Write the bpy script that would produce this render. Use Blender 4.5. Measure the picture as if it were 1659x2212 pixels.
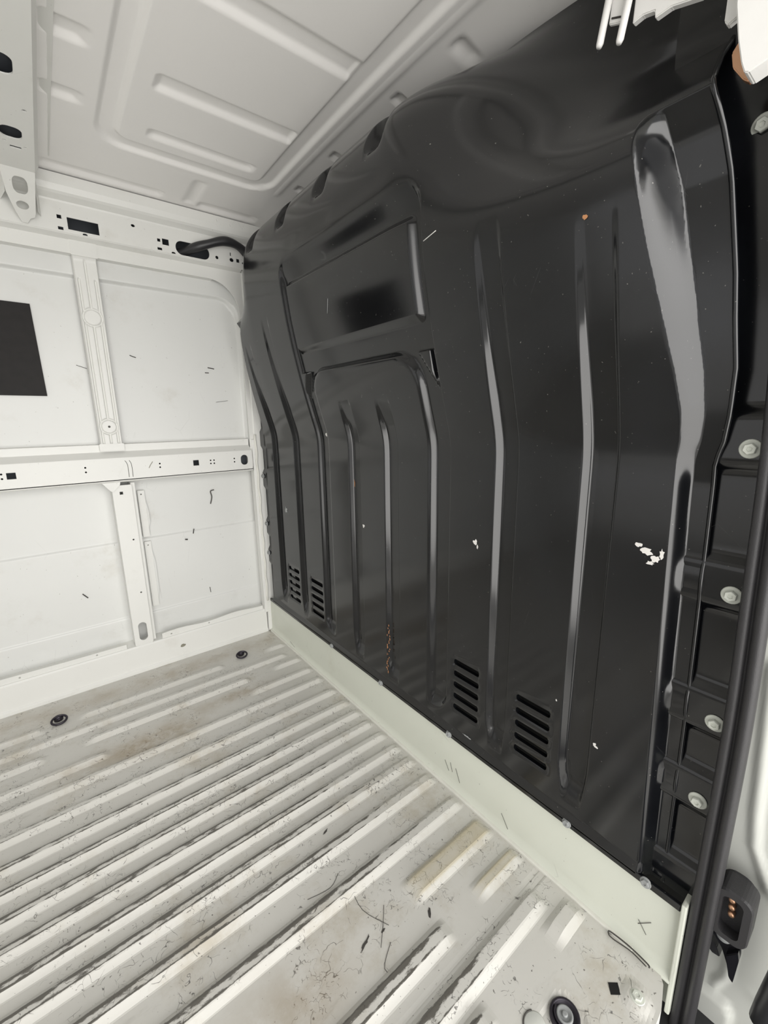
import bpy, bmesh, math, random
import numpy as np
from mathutils import Matrix, Vector
from mathutils.geometry import delaunay_2d_cdt

for o in list(bpy.data.objects): bpy.data.objects.remove(o)
S = bpy.context.scene
COL = S.collection
random.seed(5); RNG = np.random.default_rng(5)

# ------------------------------------------------------------------ camera
# metres; X forward (to the bulkhead, X=0), Y to the far side wall (Y=0), Z up (floor Z=0)
MR = [[0.7842549964928232, -0.6202535010053232, -0.015155690900832797],
      [-0.14395223150109349, -0.15814529470406868, -0.976866326990965],
      [0.6035079581264009, 0.7682939933733719, -0.2133131131095778]]
cam = bpy.data.cameras.new('camera'); camo = bpy.data.objects.new('camera', cam); COL.objects.link(camo)
r, d, f = (Vector(v) for v in MR)
camo.matrix_world = Matrix.Translation((-0.7538537, -1.8610309, 1.0)) @ Matrix((r, -d, -f)).transposed().to_4x4()
cam.sensor_fit = 'HORIZONTAL'; cam.sensor_width = 36.0; cam.lens = 924.712 * 36.0 / 1659.0
cam.clip_start = 0.01
S.camera = camo

# ------------------------------------------------------------------ world, lights, exposure
W = bpy.data.worlds.new('world'); S.world = W; W.use_nodes = True
bg = W.node_tree.nodes['Background']
bg.inputs['Color'].default_value = (1.0, 0.99, 0.972, 1); bg.inputs['Strength'].default_value = 0.85
def area(name, loc, target, size, power, col=(1, .98, .95)):
    l = bpy.data.lights.new(name, 'AREA'); l.shape = 'RECTANGLE'; l.size, l.size_y = size
    l.energy = power; l.color = col
    o = bpy.data.objects.new(name, l); COL.objects.link(o); o.location = loc
    o.rotation_euler = (Vector(target) - Vector(loc)).to_track_quat('-Z', 'Y').to_euler(); return o
area('door_fill_light', (-0.8, -4.2, 2.0), (-0.8, -1.0, 2.9), (4.2, 5.0), 235)  # added fill panel outside the door; lifts the ceiling, reflects in the grooves
vs = S.view_settings
vs.view_transform = 'Standard'; vs.look = 'None'; vs.gamma = 1.0; vs.use_curve_mapping = False
vs.exposure = 0.1

# ------------------------------------------------------------------ materials
MATS = {}
def newmat(name):
    m = bpy.data.materials.new(name); m.use_nodes = True
    nt = m.node_tree; b = nt.nodes['Principled BSDF']; MATS[name] = m
    return m, nt, b
def N(nt, t, **kw):
    n = nt.nodes.new(t)
    for k, v in kw.items():
        if k in n.inputs: n.inputs[k].default_value = v
        else: setattr(n, k, v)
    return n
def rgb(c): return (c[0], c[1], c[2], 1)
def math_(nt, op, a, b=None, clamp=False):
    n = nt.nodes.new('ShaderNodeMath'); n.operation = op; n.use_clamp = clamp
    for i, v in enumerate((a, b)):
        if v is None: continue
        if isinstance(v, (int, float)): n.inputs[i].default_value = v
        else: nt.links.new(v, n.inputs[i])
    return n.outputs[0]
def ramp(nt, x, a, b):       # 0 at a, 1 at b
    n = nt.nodes.new('ShaderNodeMapRange'); n.interpolation_type = 'SMOOTHSTEP'
    n.inputs['From Min'].default_value = a; n.inputs['From Max'].default_value = b
    nt.links.new(x, n.inputs['Value']); return n.outputs['Result']
def mix(nt, fac, a, b):
    n = nt.nodes.new('ShaderNodeMix'); n.data_type = 'RGBA'
    if isinstance(fac, (int, float)): n.inputs[0].default_value = fac
    else: nt.links.new(fac, n.inputs[0])
    for i, v in ((6, a), (7, b)):
        if isinstance(v, tuple): n.inputs[i].default_value = rgb(v)
        else: nt.links.new(v, n.inputs[i])
    return n.outputs[2]
def coords(nt, scale=(1, 1, 1)):
    tc = nt.nodes.new('ShaderNodeTexCoord'); mp = nt.nodes.new('ShaderNodeMapping')
    mp.inputs['Scale'].default_value = scale
    nt.links.new(tc.outputs['Object'], mp.inputs['Vector']); return mp.outputs[0]
def noise(nt, vec, scale, detail=3, rough=.5):
    n = N(nt, 'ShaderNodeTexNoise', Scale=scale, Detail=detail, Roughness=rough)
    nt.links.new(vec, n.inputs['Vector']); return n.outputs['Fac']
def voro(nt, vec, scale, feature='DISTANCE_TO_EDGE'):
    n = nt.nodes.new('ShaderNodeTexVoronoi'); n.feature = feature; n.inputs['Scale'].default_value = scale
    nt.links.new(vec, n.inputs['Vector']); return n.outputs['Distance']
def bump(nt, b, h, strength, dist):
    n = N(nt, 'ShaderNodeBump', Strength=strength, Distance=dist)
    nt.links.new(h, n.inputs['Height']); nt.links.new(n.outputs[0], b.inputs['Normal'])

def plain(name, col, rough=.5, metal=0, spec=.5, var=.12, bmp=0.0, bscale=300):
    m, nt, b = newmat(name)
    v = coords(nt)
    n = noise(nt, v, 40, 4)
    c = mix(nt, n, tuple(x * (1 - var) for x in col), tuple(min(1, x * (1 + var)) for x in col))
    nt.links.new(c, b.inputs['Base Color'])
    b.inputs['Roughness'].default_value = rough; b.inputs['Metallic'].default_value = metal
    b.inputs['Specular IOR Level'].default_value = spec
    if bmp: bump(nt, b, noise(nt, v, bscale, 2), bmp, .001)
    return m

def paint(name, col, dirt=(.42, .38, .30), amount=.35, scratch=.5, rough=.38):
    """white body paint: faint mottling, soft grime, few dark scuffs"""
    m, nt, b = newmat(name)
    v = coords(nt)
    c = mix(nt, noise(nt, v, 2.2, 3), tuple(x * .95 for x in col), tuple(min(1, x * 1.03) for x in col))
    g = math_(nt, 'MULTIPLY', ramp(nt, noise(nt, v, 6, 6, .65), .56, .82), amount)
    c = mix(nt, g, c, dirt)
    sc = ramp(nt, voro(nt, coords(nt, (1, 1, .6)), 13), .010, .003)
    gate = math_(nt, 'MULTIPLY', ramp(nt, noise(nt, v, 9, 2), .62, .70), scratch * .22)
    c = mix(nt, math_(nt, 'MULTIPLY', sc, gate), c, (.12, .11, .10))
    sp = math_(nt, 'MULTIPLY', ramp(nt, noise(nt, v, 120, 2), .74, .78), scratch)
    c = mix(nt, sp, c, (.16, .14, .12))
    nt.links.new(c, b.inputs['Base Color'])
    b.inputs['Roughness'].default_value = rough
    bump(nt, b, noise(nt, v, 3, 2), .12, .01)
    return m
paint('paint_wall', (.72, .725, .705))  # same paint as the roof, darkened against the strong door light
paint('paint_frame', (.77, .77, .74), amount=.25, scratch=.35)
paint('paint_roof_lifted', (.90, .885, .865), amount=.06, scratch=.06, rough=.42)  # wall paint made lighter: ceiling brightness put into the colour
paint('paint_kick', (.66, .68, .60), dirt=(.40, .37, .28), amount=.25, scratch=.8)
paint('paint_jamb', (.60, .61, .57), amount=.12, scratch=.1, rough=.3)

# floor: worn, scratched light paint; attribute wear = 1 on the scuffed rib tops, stain = brown grime
m, nt, b = newmat('paint_floor')
v = coords(nt)
c = mix(nt, noise(nt, v, 2.5, 4), (.55, .54, .505), (.65, .64, .60))
c = mix(nt, math_(nt, 'MULTIPLY', ramp(nt, noise(nt, v, 5, 7, .7), .49, .74), .62), c, (.38, .33, .24))
c = mix(nt, math_(nt, 'MULTIPLY', ramp(nt, noise(nt, coords(nt, (.6, 2, 1)), 14, 6, .7), .58, .75), .35), c, (.33, .31, .28))
for sc, th, gs, g0 in ((16, .010, 5, .51), (37, .018, 8, .52), (75, .035, 11, .55)):
    dn = N(nt, 'ShaderNodeTexNoise', Scale=30.0, Detail=2.0); nt.links.new(v, dn.inputs['Vector'])
    ad = N(nt, 'ShaderNodeVectorMath', operation='MULTIPLY_ADD'); nt.links.new(dn.outputs['Color'], ad.inputs[0])
    ad.inputs[1].default_value = (.05, .05, .05); nt.links.new(v, ad.inputs[2])
    l = ramp(nt, voro(nt, ad.outputs[0], sc), th, th * .3)
    g = math_(nt, 'MULTIPLY', ramp(nt, noise(nt, v, gs, 3), g0, g0 + .06), ramp(nt, noise(nt, v, gs * 7, 2), .48, .56))
    c = mix(nt, math_(nt, 'MULTIPLY', math_(nt, 'MULTIPLY', l, g), .85), c, (.09, .085, .08))
c = mix(nt, math_(nt, 'MULTIPLY', ramp(nt, noise(nt, v, 150, 2), .70, .74), .8), c, (.10, .09, .08))
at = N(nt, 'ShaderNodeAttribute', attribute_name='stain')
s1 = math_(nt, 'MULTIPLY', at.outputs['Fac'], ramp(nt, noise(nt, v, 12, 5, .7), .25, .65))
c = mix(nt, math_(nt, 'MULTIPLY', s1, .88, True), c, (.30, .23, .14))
aw = N(nt, 'ShaderNodeAttribute', attribute_name='wear')
wn = noise(nt, coords(nt, (.3, 1.0, 1)), 85, 6, .72)
wf = math_(nt, 'MULTIPLY', ramp(nt, math_(nt, 'ADD', math_(nt, 'MULTIPLY', aw.outputs['Fac'], .62), wn), .84, .97), ramp(nt, aw.outputs['Fac'], .02, .2))
c = mix(nt, math_(nt, 'MULTIPLY', wf, .93), c, (.085, .078, .066))
ab = N(nt, 'ShaderNodeAttribute', attribute_name='tan')
c = mix(nt, math_(nt, 'MULTIPLY', ab.outputs['Fac'], .75), c,
        mix(nt, ramp(nt, noise(nt, v, 90, 4, .7), .6, .7), (.48, .42, .28), (.09, .085, .07)))
nt.links.new(c, b.inputs['Base Color']); b.inputs['Roughness'].default_value = .42
bump(nt, b, noise(nt, v, 25, 3), .15, .004)

# bulkhead: black gloss enamel, slightly wavy sheet, dust
m, nt, b = newmat('black_enamel')
v = coords(nt)
c = mix(nt, ramp(nt, noise(nt, v, 4, 5, .6), .45, .75), (.003, .0033, .0042), (.0072, .008, .0098))
c = mix(nt, math_(nt, 'MULTIPLY', ramp(nt, noise(nt, v, 210, 2), .735, .765), .5), c, (.25, .24, .22))
sc = ramp(nt, voro(nt, coords(nt, (1, 1, .7)), 21), .007, .002)
c = mix(nt, math_(nt, 'MULTIPLY', math_(nt, 'MULTIPLY', sc, ramp(nt, noise(nt, v, 11, 2), .64, .70)), .10), c, (.2, .2, .2))
nt.links.new(c, b.inputs['Base Color'])
b.inputs['Specular IOR Level'].default_value = .70
nt.links.new(math_(nt, 'ADD', math_(nt, 'MULTIPLY', noise(nt, v, 5, 4), .12), .09), b.inputs['Roughness'])
bump(nt, b, noise(nt, v, 5, 1), .12, .01)

plain('black_rubber', (.030, .029, .031), .48, bmp=.3, bscale=700)
plain('black_plastic', (.022, .022, .024), .38)
plain('black_gloss', (.010, .010, .013), .12)
plain('black_pad', (.011, .0095, .009), .6, spec=.3, var=.5, bmp=.3, bscale=60)
plain('dark_steel', (.045, .04, .05), .4, .6)
plain('primer_shade_grey', (.10, .11, .125), .6)  # primer tone that also paints the shade seen through punched holes
plain('shade_black', (.004, .004, .004), .9)  # flat black standing in for shade in holes and behind vents
plain('bolt_paint', (.60, .62, .56), .35)
plain('bolt_grey', (.30, .31, .31), .35)
plain('copper', (.72, .42, .26), .35, .8)
plain('white_plastic', (.84, .83, .81), .35, var=.03)
plain('chip_white', (.75, .73, .70), .6, var=.2)
plain('chip_rust', (.42, .20, .09), .8, var=.5)
plain('scuff_dark', (.06, .055, .05), .6, var=.3)
plain('ground_bounce', (.82, .81, .78), .6)  # unseen ground, kept very pale to bounce light up to the ceiling
plain('sealant', (.72, .715, .66), .5)
plain('grime', (.25, .24, .19), .8, var=.4)

# ------------------------------------------------------------------ mesh helpers
def tag(o, label=None, cat=None, group=None, kind=None):
    for k, val in (('label', label), ('category', cat), ('group', group), ('kind', kind)):
        if val: o[k] = val
    return o
def link(name, me, mat, parent=None):
    o = bpy.data.objects.new(name, me); COL.objects.link(o)
    if mat and not me.materials: me.materials.append(MATS[mat])
    if parent:
        o.parent = parent; o.matrix_parent_inverse = Matrix.Translation(-parent.location)
    return o
def thing(name, label, cat, loc, group=None):
    o = bpy.data.objects.new(name, None); COL.objects.link(o); o.location = loc
    o.empty_display_size = .05
    return tag(o, label, cat, group)
def mesh(name, verts, faces, smooth=False):
    me = bpy.data.meshes.new(name); me.from_pydata([tuple(v) for v in verts], [], [tuple(f) for f in faces])
    if smooth: me.polygons.foreach_set('use_smooth', [True] * len(me.polygons))
    me.update(); return me
def gridmesh(name, V, keep=None, smooth=True, flip=False, attrs=None):
    """V: array (n, m, 3) of points -> quad sheet"""
    n, mm = V.shape[:2]
    idx = np.arange(n * mm).reshape(n, mm)
    q = np.stack([idx[:-1, :-1], idx[1:, :-1], idx[1:, 1:], idx[:-1, 1:]], -1).reshape(-1, 4)
    if keep is not None: q = q[keep.reshape(-1)]
    if flip: q = q[:, ::-1]
    me = bpy.data.meshes.new(name)
    me.vertices.add(n * mm); me.vertices.foreach_set('co', V.reshape(-1).astype(np.float32))
    me.loops.add(q.size); me.loops.foreach_set('vertex_index', q.reshape(-1).astype(np.int32))
    me.polygons.add(len(q)); me.polygons.foreach_set('loop_start', (np.arange(len(q)) * 4).astype(np.int32))
    me.polygons.foreach_set('loop_total', np.full(len(q), 4, np.int32))
    me.update(calc_edges=True); me.validate()
    me.polygons.foreach_set('use_smooth', [smooth] * len(me.polygons))
    for k, a in (attrs or {}).items():
        at = me.attributes.new(k, 'FLOAT', 'POINT'); at.data.foreach_set('value', a.reshape(-1).astype(np.float32))
    me.update(); return me
def ss(x, a=0.0, b=1.0):
    t = np.clip((np.asarray(x, float) - a) / (b - a), 0, 1); return t * t * (3 - 2 * t)
def rrect(x, y, x0, x1, y0, y1, r):
    """signed distance to a rounded rectangle (negative inside)"""
    cx, cy, hx, hy = (x0 + x1) / 2, (y0 + y1) / 2, abs(x1 - x0) / 2, abs(y1 - y0) / 2
    qx, qy = np.abs(x - cx) - hx + r, np.abs(y - cy) - hy + r
    return np.hypot(np.maximum(qx, 0), np.maximum(qy, 0)) + np.minimum(np.maximum(qx, qy), 0) - r
def seg(x, y, pts):
    """distance to a polyline"""
    dmin = np.full(np.broadcast(x, y).shape, 9.0)
    for (ax, ay), (bx, by) in zip(pts[:-1], pts[1:]):
        L = (bx - ax) ** 2 + (by - ay) ** 2 + 1e-12
        t = np.clip(((x - ax) * (bx - ax) + (y - ay) * (by - ay)) / L, 0, 1)
        dmin = np.minimum(dmin, np.hypot(x - ax - t * (bx - ax), y - ay - t * (by - ay)))
    return dmin
def lines(a, b, step, dense=(), dstep=.0015, pad=.012):
    """sample positions from a to b (a<b), finer around the values in dense"""
    s = set(np.round(np.arange(a, b, step), 5)) | {a, b}
    for q in dense:
        s |= set(np.round(np.arange(q - pad, q + pad + 1e-9, dstep), 5))
    s = np.array(sorted(x for x in s if a <= x <= b))
    keep = np.concatenate([[True], np.diff(s) > .0006]); s = s[keep]
    s[-1] = b
    return s
def box(name, x0, x1, y0, y1, z0, z1, mat, parent=None, bevel=.002):
    bm = bmesh.new(); bmesh.ops.create_cube(bm, size=1)
    for vv in bm.verts:
        vv.co = ((x0 + x1) / 2 + vv.co.x * abs(x1 - x0), (y0 + y1) / 2 + vv.co.y * abs(y1 - y0), (z0 + z1) / 2 + vv.co.z * abs(z1 - z0))
    if bevel: bmesh.ops.bevel(bm, geom=bm.edges[:], offset=bevel, segments=2, affect='EDGES', profile=.5)
    me = bpy.data.meshes.new(name); bm.to_mesh(me); bm.free()
    return link(name, me, mat, parent)
def smoothpath(pts, n=8):
    pts = [Vector(p) for p in pts]; out = []
    for i in range(len(pts) - 1):
        p0, p1, p2, p3 = pts[max(i - 1, 0)], pts[i], pts[i + 1], pts[min(i + 2, len(pts) - 1)]
        for k in range(n):
            t = k / n
            out.append(.5 * ((2 * p1) + (-p0 + p2) * t + (2 * p0 - 5 * p1 + 4 * p2 - p3) * t * t + (-p0 + 3 * p1 - 3 * p2 + p3) * t ** 3))
    return out + [pts[-1]]
def tubemesh(name, path, rad, n=10, closed=False, caps=True):
    path = [Vector(p) for p in path]; V, F = [], []
    up = None
    for i, p in enumerate(path):
        if closed: t = path[(i + 1) % len(path)] - path[i - 1]
        else: t = path[min(i + 1, len(path) - 1)] - path[max(i - 1, 0)]
        t.normalize()
        if up is None: up = t.orthogonal().normalized()
        up = (up - t * up.dot(t)).normalized(); s = t.cross(up)
        rr = rad(i / (len(path) - 1)) if callable(rad) else rad
        for k in range(n):
            a = 2 * math.pi * k / n; V.append(p + up * math.cos(a) * rr + s * math.sin(a) * rr)
    L = len(path)
    for i in range(L if closed else L - 1):
        for k in range(n):
            j = (i + 1) % L
            F.append((i * n + k, i * n + (k + 1) % n, j * n + (k + 1) % n, j * n + k))
    if caps and not closed:
        F.append(tuple(range(n))[::-1]); F.append(tuple((L - 1) * n + k for k in range(n)))
    return mesh(name, V, F, True)
def sweep(name, path, prof, mat, parent=None, smooth=True):
    """prof: list of (dx, dy) offsets added to each path point"""
    V, F = [], []; n = len(prof)
    for p in path:
        for (dx, dy) in prof: V.append((p[0] + dx, p[1] + dy, p[2]))
    for i in range(len(path) - 1):
        for k in range(n):
            F.append((i * n + k, i * n + (k + 1) % n, (i + 1) * n + (k + 1) % n, (i + 1) * n + k))
    F.append(tuple(range(n))[::-1]); F.append(tuple((len(path) - 1) * n + k for k in range(n)))
    return link(name, mesh(name, V, F, smooth), mat, parent)
def circ(cx, cy, rx, ry=None, n=14):
    ry = ry or rx
    return [(cx + rx * math.cos(2 * math.pi * k / n), cy + ry * math.sin(2 * math.pi * k / n)) for k in range(n)]
def rr_poly(x0, x1, y0, y1, r, n=5):
    out = []
    r = min(r, abs(x1 - x0) / 2 - 1e-5, abs(y1 - y0) / 2 - 1e-5)
    for cx, cy, a0 in ((x1 - r, y1 - r, 0), (x0 + r, y1 - r, 90), (x0 + r, y0 + r, 180), (x1 - r, y0 + r, 270)):
        for k in range(n + 1):
            a = math.radians(a0 + 90 * k / n); out.append((cx + r * math.cos(a), cy + r * math.sin(a)))
    return out
def rectp(x0, x1, y0, y1): return [(x0, y0), (x1, y0), (x1, y1), (x0, y1)]
def sheet(name, outer, holes, fn, thick, mat, parent=None):
    """flat sheet with punched holes; fn(u, v, t) -> 3D point, t in 0..thick is the depth behind the face"""
    polys = [outer] + list(holes); co, edges = [], []
    for p in polys:
        s = len(co); co += [Vector(q) for q in p]; edges += [(s + i, s + (i + 1) % len(p)) for i in range(len(p))]
    vv, ee, ff, ov, oe, of = delaunay_2d_cdt(co, edges, [], 4, 1e-6)
    tris = []
    def inside(pt, poly):
        c = False; j = len(poly) - 1
        for i in range(len(poly)):
            (xi, yi), (xj, yj) = poly[i], poly[j]
            if (yi > pt[1]) != (yj > pt[1]) and pt[0] < (xj - xi) * (pt[1] - yi) / (yj - yi) + xi: c = not c
            j = i
        return c
    for t in ff:
        c = sum((vv[i] for i in t), Vector((0, 0))) / len(t)
        if inside(c, outer) and not any(inside(c, h) for h in holes): tris.append(tuple(t))
    n = len(vv)
    V = [fn(p.x, p.y, 0) for p in vv] + [fn(p.x, p.y, thick) for p in vv]
    F = tris + [tuple(i + n for i in reversed(t)) for t in tris]
    cnt = {}
    for t in tris:
        for i in range(len(t)):
            e = (t[i], t[(i + 1) % len(t)]); k = (min(e), max(e)); cnt.setdefault(k, []).append(e)
    for k, es in cnt.items():
        if len(es) == 1:
            a, bb = es[0]; F.append((bb, a, a + n, bb + n))
    me = mesh(name, V, F)
    bm = bmesh.new(); bm.from_mesh(me); bmesh.ops.recalc_face_normals(bm, faces=bm.faces[:]); bm.to_mesh(me); bm.free()
    return link(name, me, mat, parent)
def extr(name, prof, x0, x1, mat, parent=None, closed=False):
    """open profile of (y, z) points swept along X"""
    V = [(x0, y, z) for y, z in prof] + [(x1, y, z) for y, z in prof]; n = len(prof)
    F = [(i, i + 1, n + i + 1, n + i) for i in range(n - 1)]
    if closed: F += [(n - 1, 0, n, 2 * n - 1), tuple(range(n))[::-1], tuple(range(n, 2 * n))]
    return link(name, mesh(name, V, F), mat, parent)
def flake(name, c, u, w, su, sw, mat, parent, nrm, seed=0, n=14, thick=.0006):
    """small irregular paint flake / scuff lying on a surface"""
    rn = random.Random(seed); c, u, w, nrm = Vector(c), Vector(u), Vector(w), Vector(nrm)
    ring = [(rn.uniform(.45, 1.0), 2 * math.pi * k / n) for k in range(n)]
    V = [c + u * su * r_ * math.cos(a) + w * sw * r_ * math.sin(a) + nrm * z for z in (0, thick) for r_, a in ring]
    F = [tuple(range(n, 2 * n)), tuple(range(n))[::-1]] + [(k, (k + 1) % n, n + (k + 1) % n, n + k) for k in range(n)]
    return link(name, mesh(name, V, F), mat, parent)
def ribbon(name, pts, w, mat, parent):
    return link(name, tubemesh(name, smoothpath(pts, 4), w, 5), mat, parent)
_boltmesh = {}
def boltmeshes(rw, rh, hh):
    k = (rw, rh, hh)
    if k not in _boltmesh:
        out = []
        for nm, nn, prof in (('washer', 24, [(0, 0), (rw, 0), (rw, .0012), (rw * .93, .0022), (0, .0022)]), ('head', 6, [(0, .002), (rh, .002), (rh, hh * .8), (rh * .88, hh), (rh * .45, hh), (rh * .4, hh * .8), (0, hh * .8)])):
            V, F = [], []
            for (r_, z) in prof:
                for q in range(nn): V.append((r_ * math.cos(2 * math.pi * q / nn), r_ * math.sin(2 * math.pi * q / nn), z))
            for i in range(len(prof) - 1):
                for q in range(nn): F.append((i * nn + q, i * nn + (q + 1) % nn, (i + 1) * nn + (q + 1) % nn, (i + 1) * nn + q))
            out.append(mesh(nm, V, F))
        _boltmesh[k] = out
    return _boltmesh[k]
def bolt(loc, axis, mat, parent, rw=.0135, rh=.0085, hh=.008, rot=0.0):
    w, h = boltmeshes(rw, rh, hh)
    if not w.materials: w.materials.append(MATS[mat]); h.materials.append(MATS[mat])
    o = bpy.data.objects.new('bolt', w); COL.objects.link(o); o.parent = parent; o.matrix_parent_inverse = Matrix.Translation(-parent.location)
    o.location = loc; o.rotation_euler = (Vector(axis).to_track_quat('Z', 'Y') @ Matrix.Rotation(rot, 3, 'Z').to_quaternion()).to_euler()
    c = bpy.data.objects.new('bolt_head', h); COL.objects.link(c); c.parent = o
    return o

# ------------------------------------------------------------------ outside ground
gd = link('ground', mesh('ground', [(-9, -12, -.62), (7, -12, -.62), (7, 6, -.62), (-9, 6, -.62)], [(0, 1, 2, 3)]), 'ground_bounce')
tag(gd, kind='structure')

# ------------------------------------------------------------------ floor
XB = -3.2
RIBS = [  # (near flank y, x start, x end, top width)
    (-.185, -.115, -.012, .016), (-.187, -.80, -.285, .016), (-.190, XB, -.875, .016),
    (-.272, XB, -.045, .016), (-.345, -.795, -.235, .016), (-.340, -.15, -.012, .016), (-.350, XB, -.875, .016),
    (-.440, -.285, -.012, .018), (-.448, XB, -.72, .018), (-.526, XB, -.012, .018), (-.624, XB, -.012, .020),
    (-.712, XB, -.012, .020), (-.782, XB, -.012, .020), (-.852, XB, -.012, .022), (-.922, XB, -.012, .022),
    (-.992, XB, -.012, .022), (-1.060, XB, -.012, .024), (-1.143, XB, -.012, .026), (-1.242, XB, -.012, .028),
    (-1.342, -.285, -.014, .034), (-1.423, -.175, -.012, .024), (-1.432, XB, -.248, .030),
    (-1.512, XB, -.055, .030), (-1.570, -.125, -.014, .030), (-1.565, -.60, -.285, .026)]
FL, HT = .0135, .0105
RT = lambda t: t if t >= .034 else t * .70
ydense = [v for (y, a, b_, t) in RIBS for v in (y - FL / 2 + .0, y + FL / 2, y + FL / 2 + RT(t), y + FL * 1.5 + RT(t))]
ys = lines(-1.73, 0.0, .006, ydense, .003, .008)
xs = np.array(sorted(set(np.round(np.concatenate([np.arange(XB, -1.05, .15), np.arange(-1.05, .02, .007), [.018]]), 5))))
Xg, Yg = np.meshgrid(xs, ys, indexing='ij')
Zg = np.zeros_like(Xg); wear = np.zeros_like(Xg); tanm = np.zeros_like(Xg)
for (y, a, b_, t) in RIBS:
    t = RT(t); yn = y - FL / 2                       # foot of the near flank
    endl = ss(Xg, a, a + .045) * ss(-Xg, -b_, -b_ + .03) if a > XB else ss(-Xg, -b_, -b_ + .03)
    fn_ = np.clip((Yg - yn) / FL, 0, 1) * np.clip((yn + 2 * FL + t - Yg) / FL, 0, 1)
    h = np.minimum(np.clip((Yg - yn) / FL, 0, 1), np.clip((yn + 2 * FL + t - Yg) / FL, 0, 1)) * endl
    Zg = np.maximum(Zg, HT * h)
    tc = (Yg - yn - FL) / t                       # 0..1 across the rib top
    top = np.where((tc > -.08) & (tc < 1.30), .52 + .48 * np.maximum(np.exp(-((tc - .95) / .22) ** 2), .8 * np.exp(-((tc - .05) / .13) ** 2)), 0) * endl
    if t >= .034 or (y == -1.423): tanm = np.maximum(tanm, top * 1.0)
    else: wear = np.maximum(wear, top * (.55 + .45 * ss(-Yg, .35, .9)) * (1 - .55 * ss(Xg, -.45, -.05)))
# seam ridge by the door sill plate and shallow cups with mounting holes near the wall
Zg -= .0016 * np.exp(-((Yg + 1.462 + .0 * Xg) / .0022) ** 2)
Zg += .002 * ss(-Yg, 1.478, 1.482)
CUPS = [(-.70, -.065), (-.455, -.05), (-.285, -.06), (-.055, -.075), (-.98, -.075)]
for cx_, cy_ in CUPS: Zg -= .004 * np.exp(-(((Xg - cx_) / .020) ** 2 + ((Yg - cy_) / .014) ** 2))
Zg += .0055 * ss(-np.hypot(Xg + .078, Yg + 1.695), -.030, -.012)
Zg -= .003 * ss(-rrect(Xg, Yg, -.30, -.165, -1.665, -1.60, .03), -.004, .004)
stain = np.exp(-(((Xg + .62) / .16) ** 2 + ((Yg + .455) / .05) ** 2)) + .8 * np.exp(-(((Xg + .33) / .12) ** 2 + ((Yg + .40) / .03) ** 2))
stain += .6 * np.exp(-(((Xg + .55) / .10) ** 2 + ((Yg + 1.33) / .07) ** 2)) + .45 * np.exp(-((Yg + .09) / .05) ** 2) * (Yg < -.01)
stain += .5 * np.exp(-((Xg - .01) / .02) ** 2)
# rounded door-side corner of the floor sheet
edge = np.interp(Xg, [XB, -.12, -.06, -.02, .0, .018], [-1.732, -1.730, -1.727, -1.716, -1.70, -1.672])
Yf = np.where(Yg < -1.6, -1.6 + (Yg + 1.6) * (edge + 1.6) / (-1.73 + 1.6), Yg)
Vf = np.stack([Xg, Yf, Zg], -1)
# black patch painting the shade of a square hole
hx, hy = -.0945, -1.664
cxm = (Xg[:-1, :-1] + Xg[1:, 1:]) / 2; cym = (Yf[:-1, :-1] + Yf[1:, 1:]) / 2
floor = link('floor', gridmesh('floor', Vf, smooth=False, flip=False, attrs={'wear': wear, 'stain': stain, 'tan': tanm}), 'paint_floor')
tag(floor, kind='structure')
hole = flake('hole_shade_patch', (hx, hy, .0021), (1, 0, 0), (0, 1, 0), .01, .01, 'shade_black', floor, (0, 0, 1), 0, 4, .0006)
V = [(hx + a, hy + b_, z) for z in (.0016, .0028) for a, b_ in ((-.013, 0), (0, -.011), (.013, 0), (0, .011))]
hole.data.clear_geometry(); hole.data.from_pydata([Vector(p) for p in V], [], [(4, 5, 6, 7), (0, 1, 5, 4), (1, 2, 6, 5), (2, 3, 7, 6), (3, 0, 4, 7)])
bolt((-.078, -1.695, .006), (0, 0, 1), 'bolt_paint', floor, .012, .0085, .006)
# edge skirt and the lower door step
sk = [(x, float(np.interp(x, [XB, -.12, -.06, -.02, .0, .018], [-1.732, -1.730, -1.727, -1.716, -1.70, -1.672]))) for x in (XB, -1, -.5, -.2, -.12, -.06, -.02, 0, .018)]
V = [(x, y, 0.002) for x, y in sk] + [(x, y, -.10) for x, y in sk]
n = len(sk); link('floor_edge', mesh('floor_edge', V, [(i, i + 1, n + i + 1, n + i) for i in range(n - 1)]), 'paint_frame', floor)
st = box('step_plate', XB, .10, -2.02, -1.66, -.13, -.10, 'black_plastic', floor, .004)
# short dark scratches and flecks that the photograph shows one by one
for i, (x, y, a, l) in enumerate([(-.40, -1.33, .4, .02), (-.265, -1.37, .9, .014), (-.34, -1.08, .5, .012), (-.43, -1.045, 0, .006), (-.10, -1.64, 1.0, .02), (-.36, -1.335, .2, .008), (-.33, -1.40, 0, .012)]):
    flake('paint_scuff', (x, y, .0004), (math.cos(a), math.sin(a), 0), (-math.sin(a), math.cos(a), 0), l, .0035, 'scuff_dark', floor, (0, 0, 1), i + 40)
for i, pts in enumerate([[(-.365, -1.23, .001), (-.37, -1.28, .001), (-.345, -1.335, .001)], [(-.38, -1.355, .001), (-.345, -1.318, .001), (-.33, -1.30, .001)], [(-.38, -1.41, .001), (-.395, -1.385, .001), (-.36, -1.36, .001)],
                         [(-.45, -1.19, .001), (-.40, -1.20, .001), (-.37, -1.185, .001)]]):
    ribbon('scratch', pts, .0005, 'scuff_dark', floor)

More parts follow.
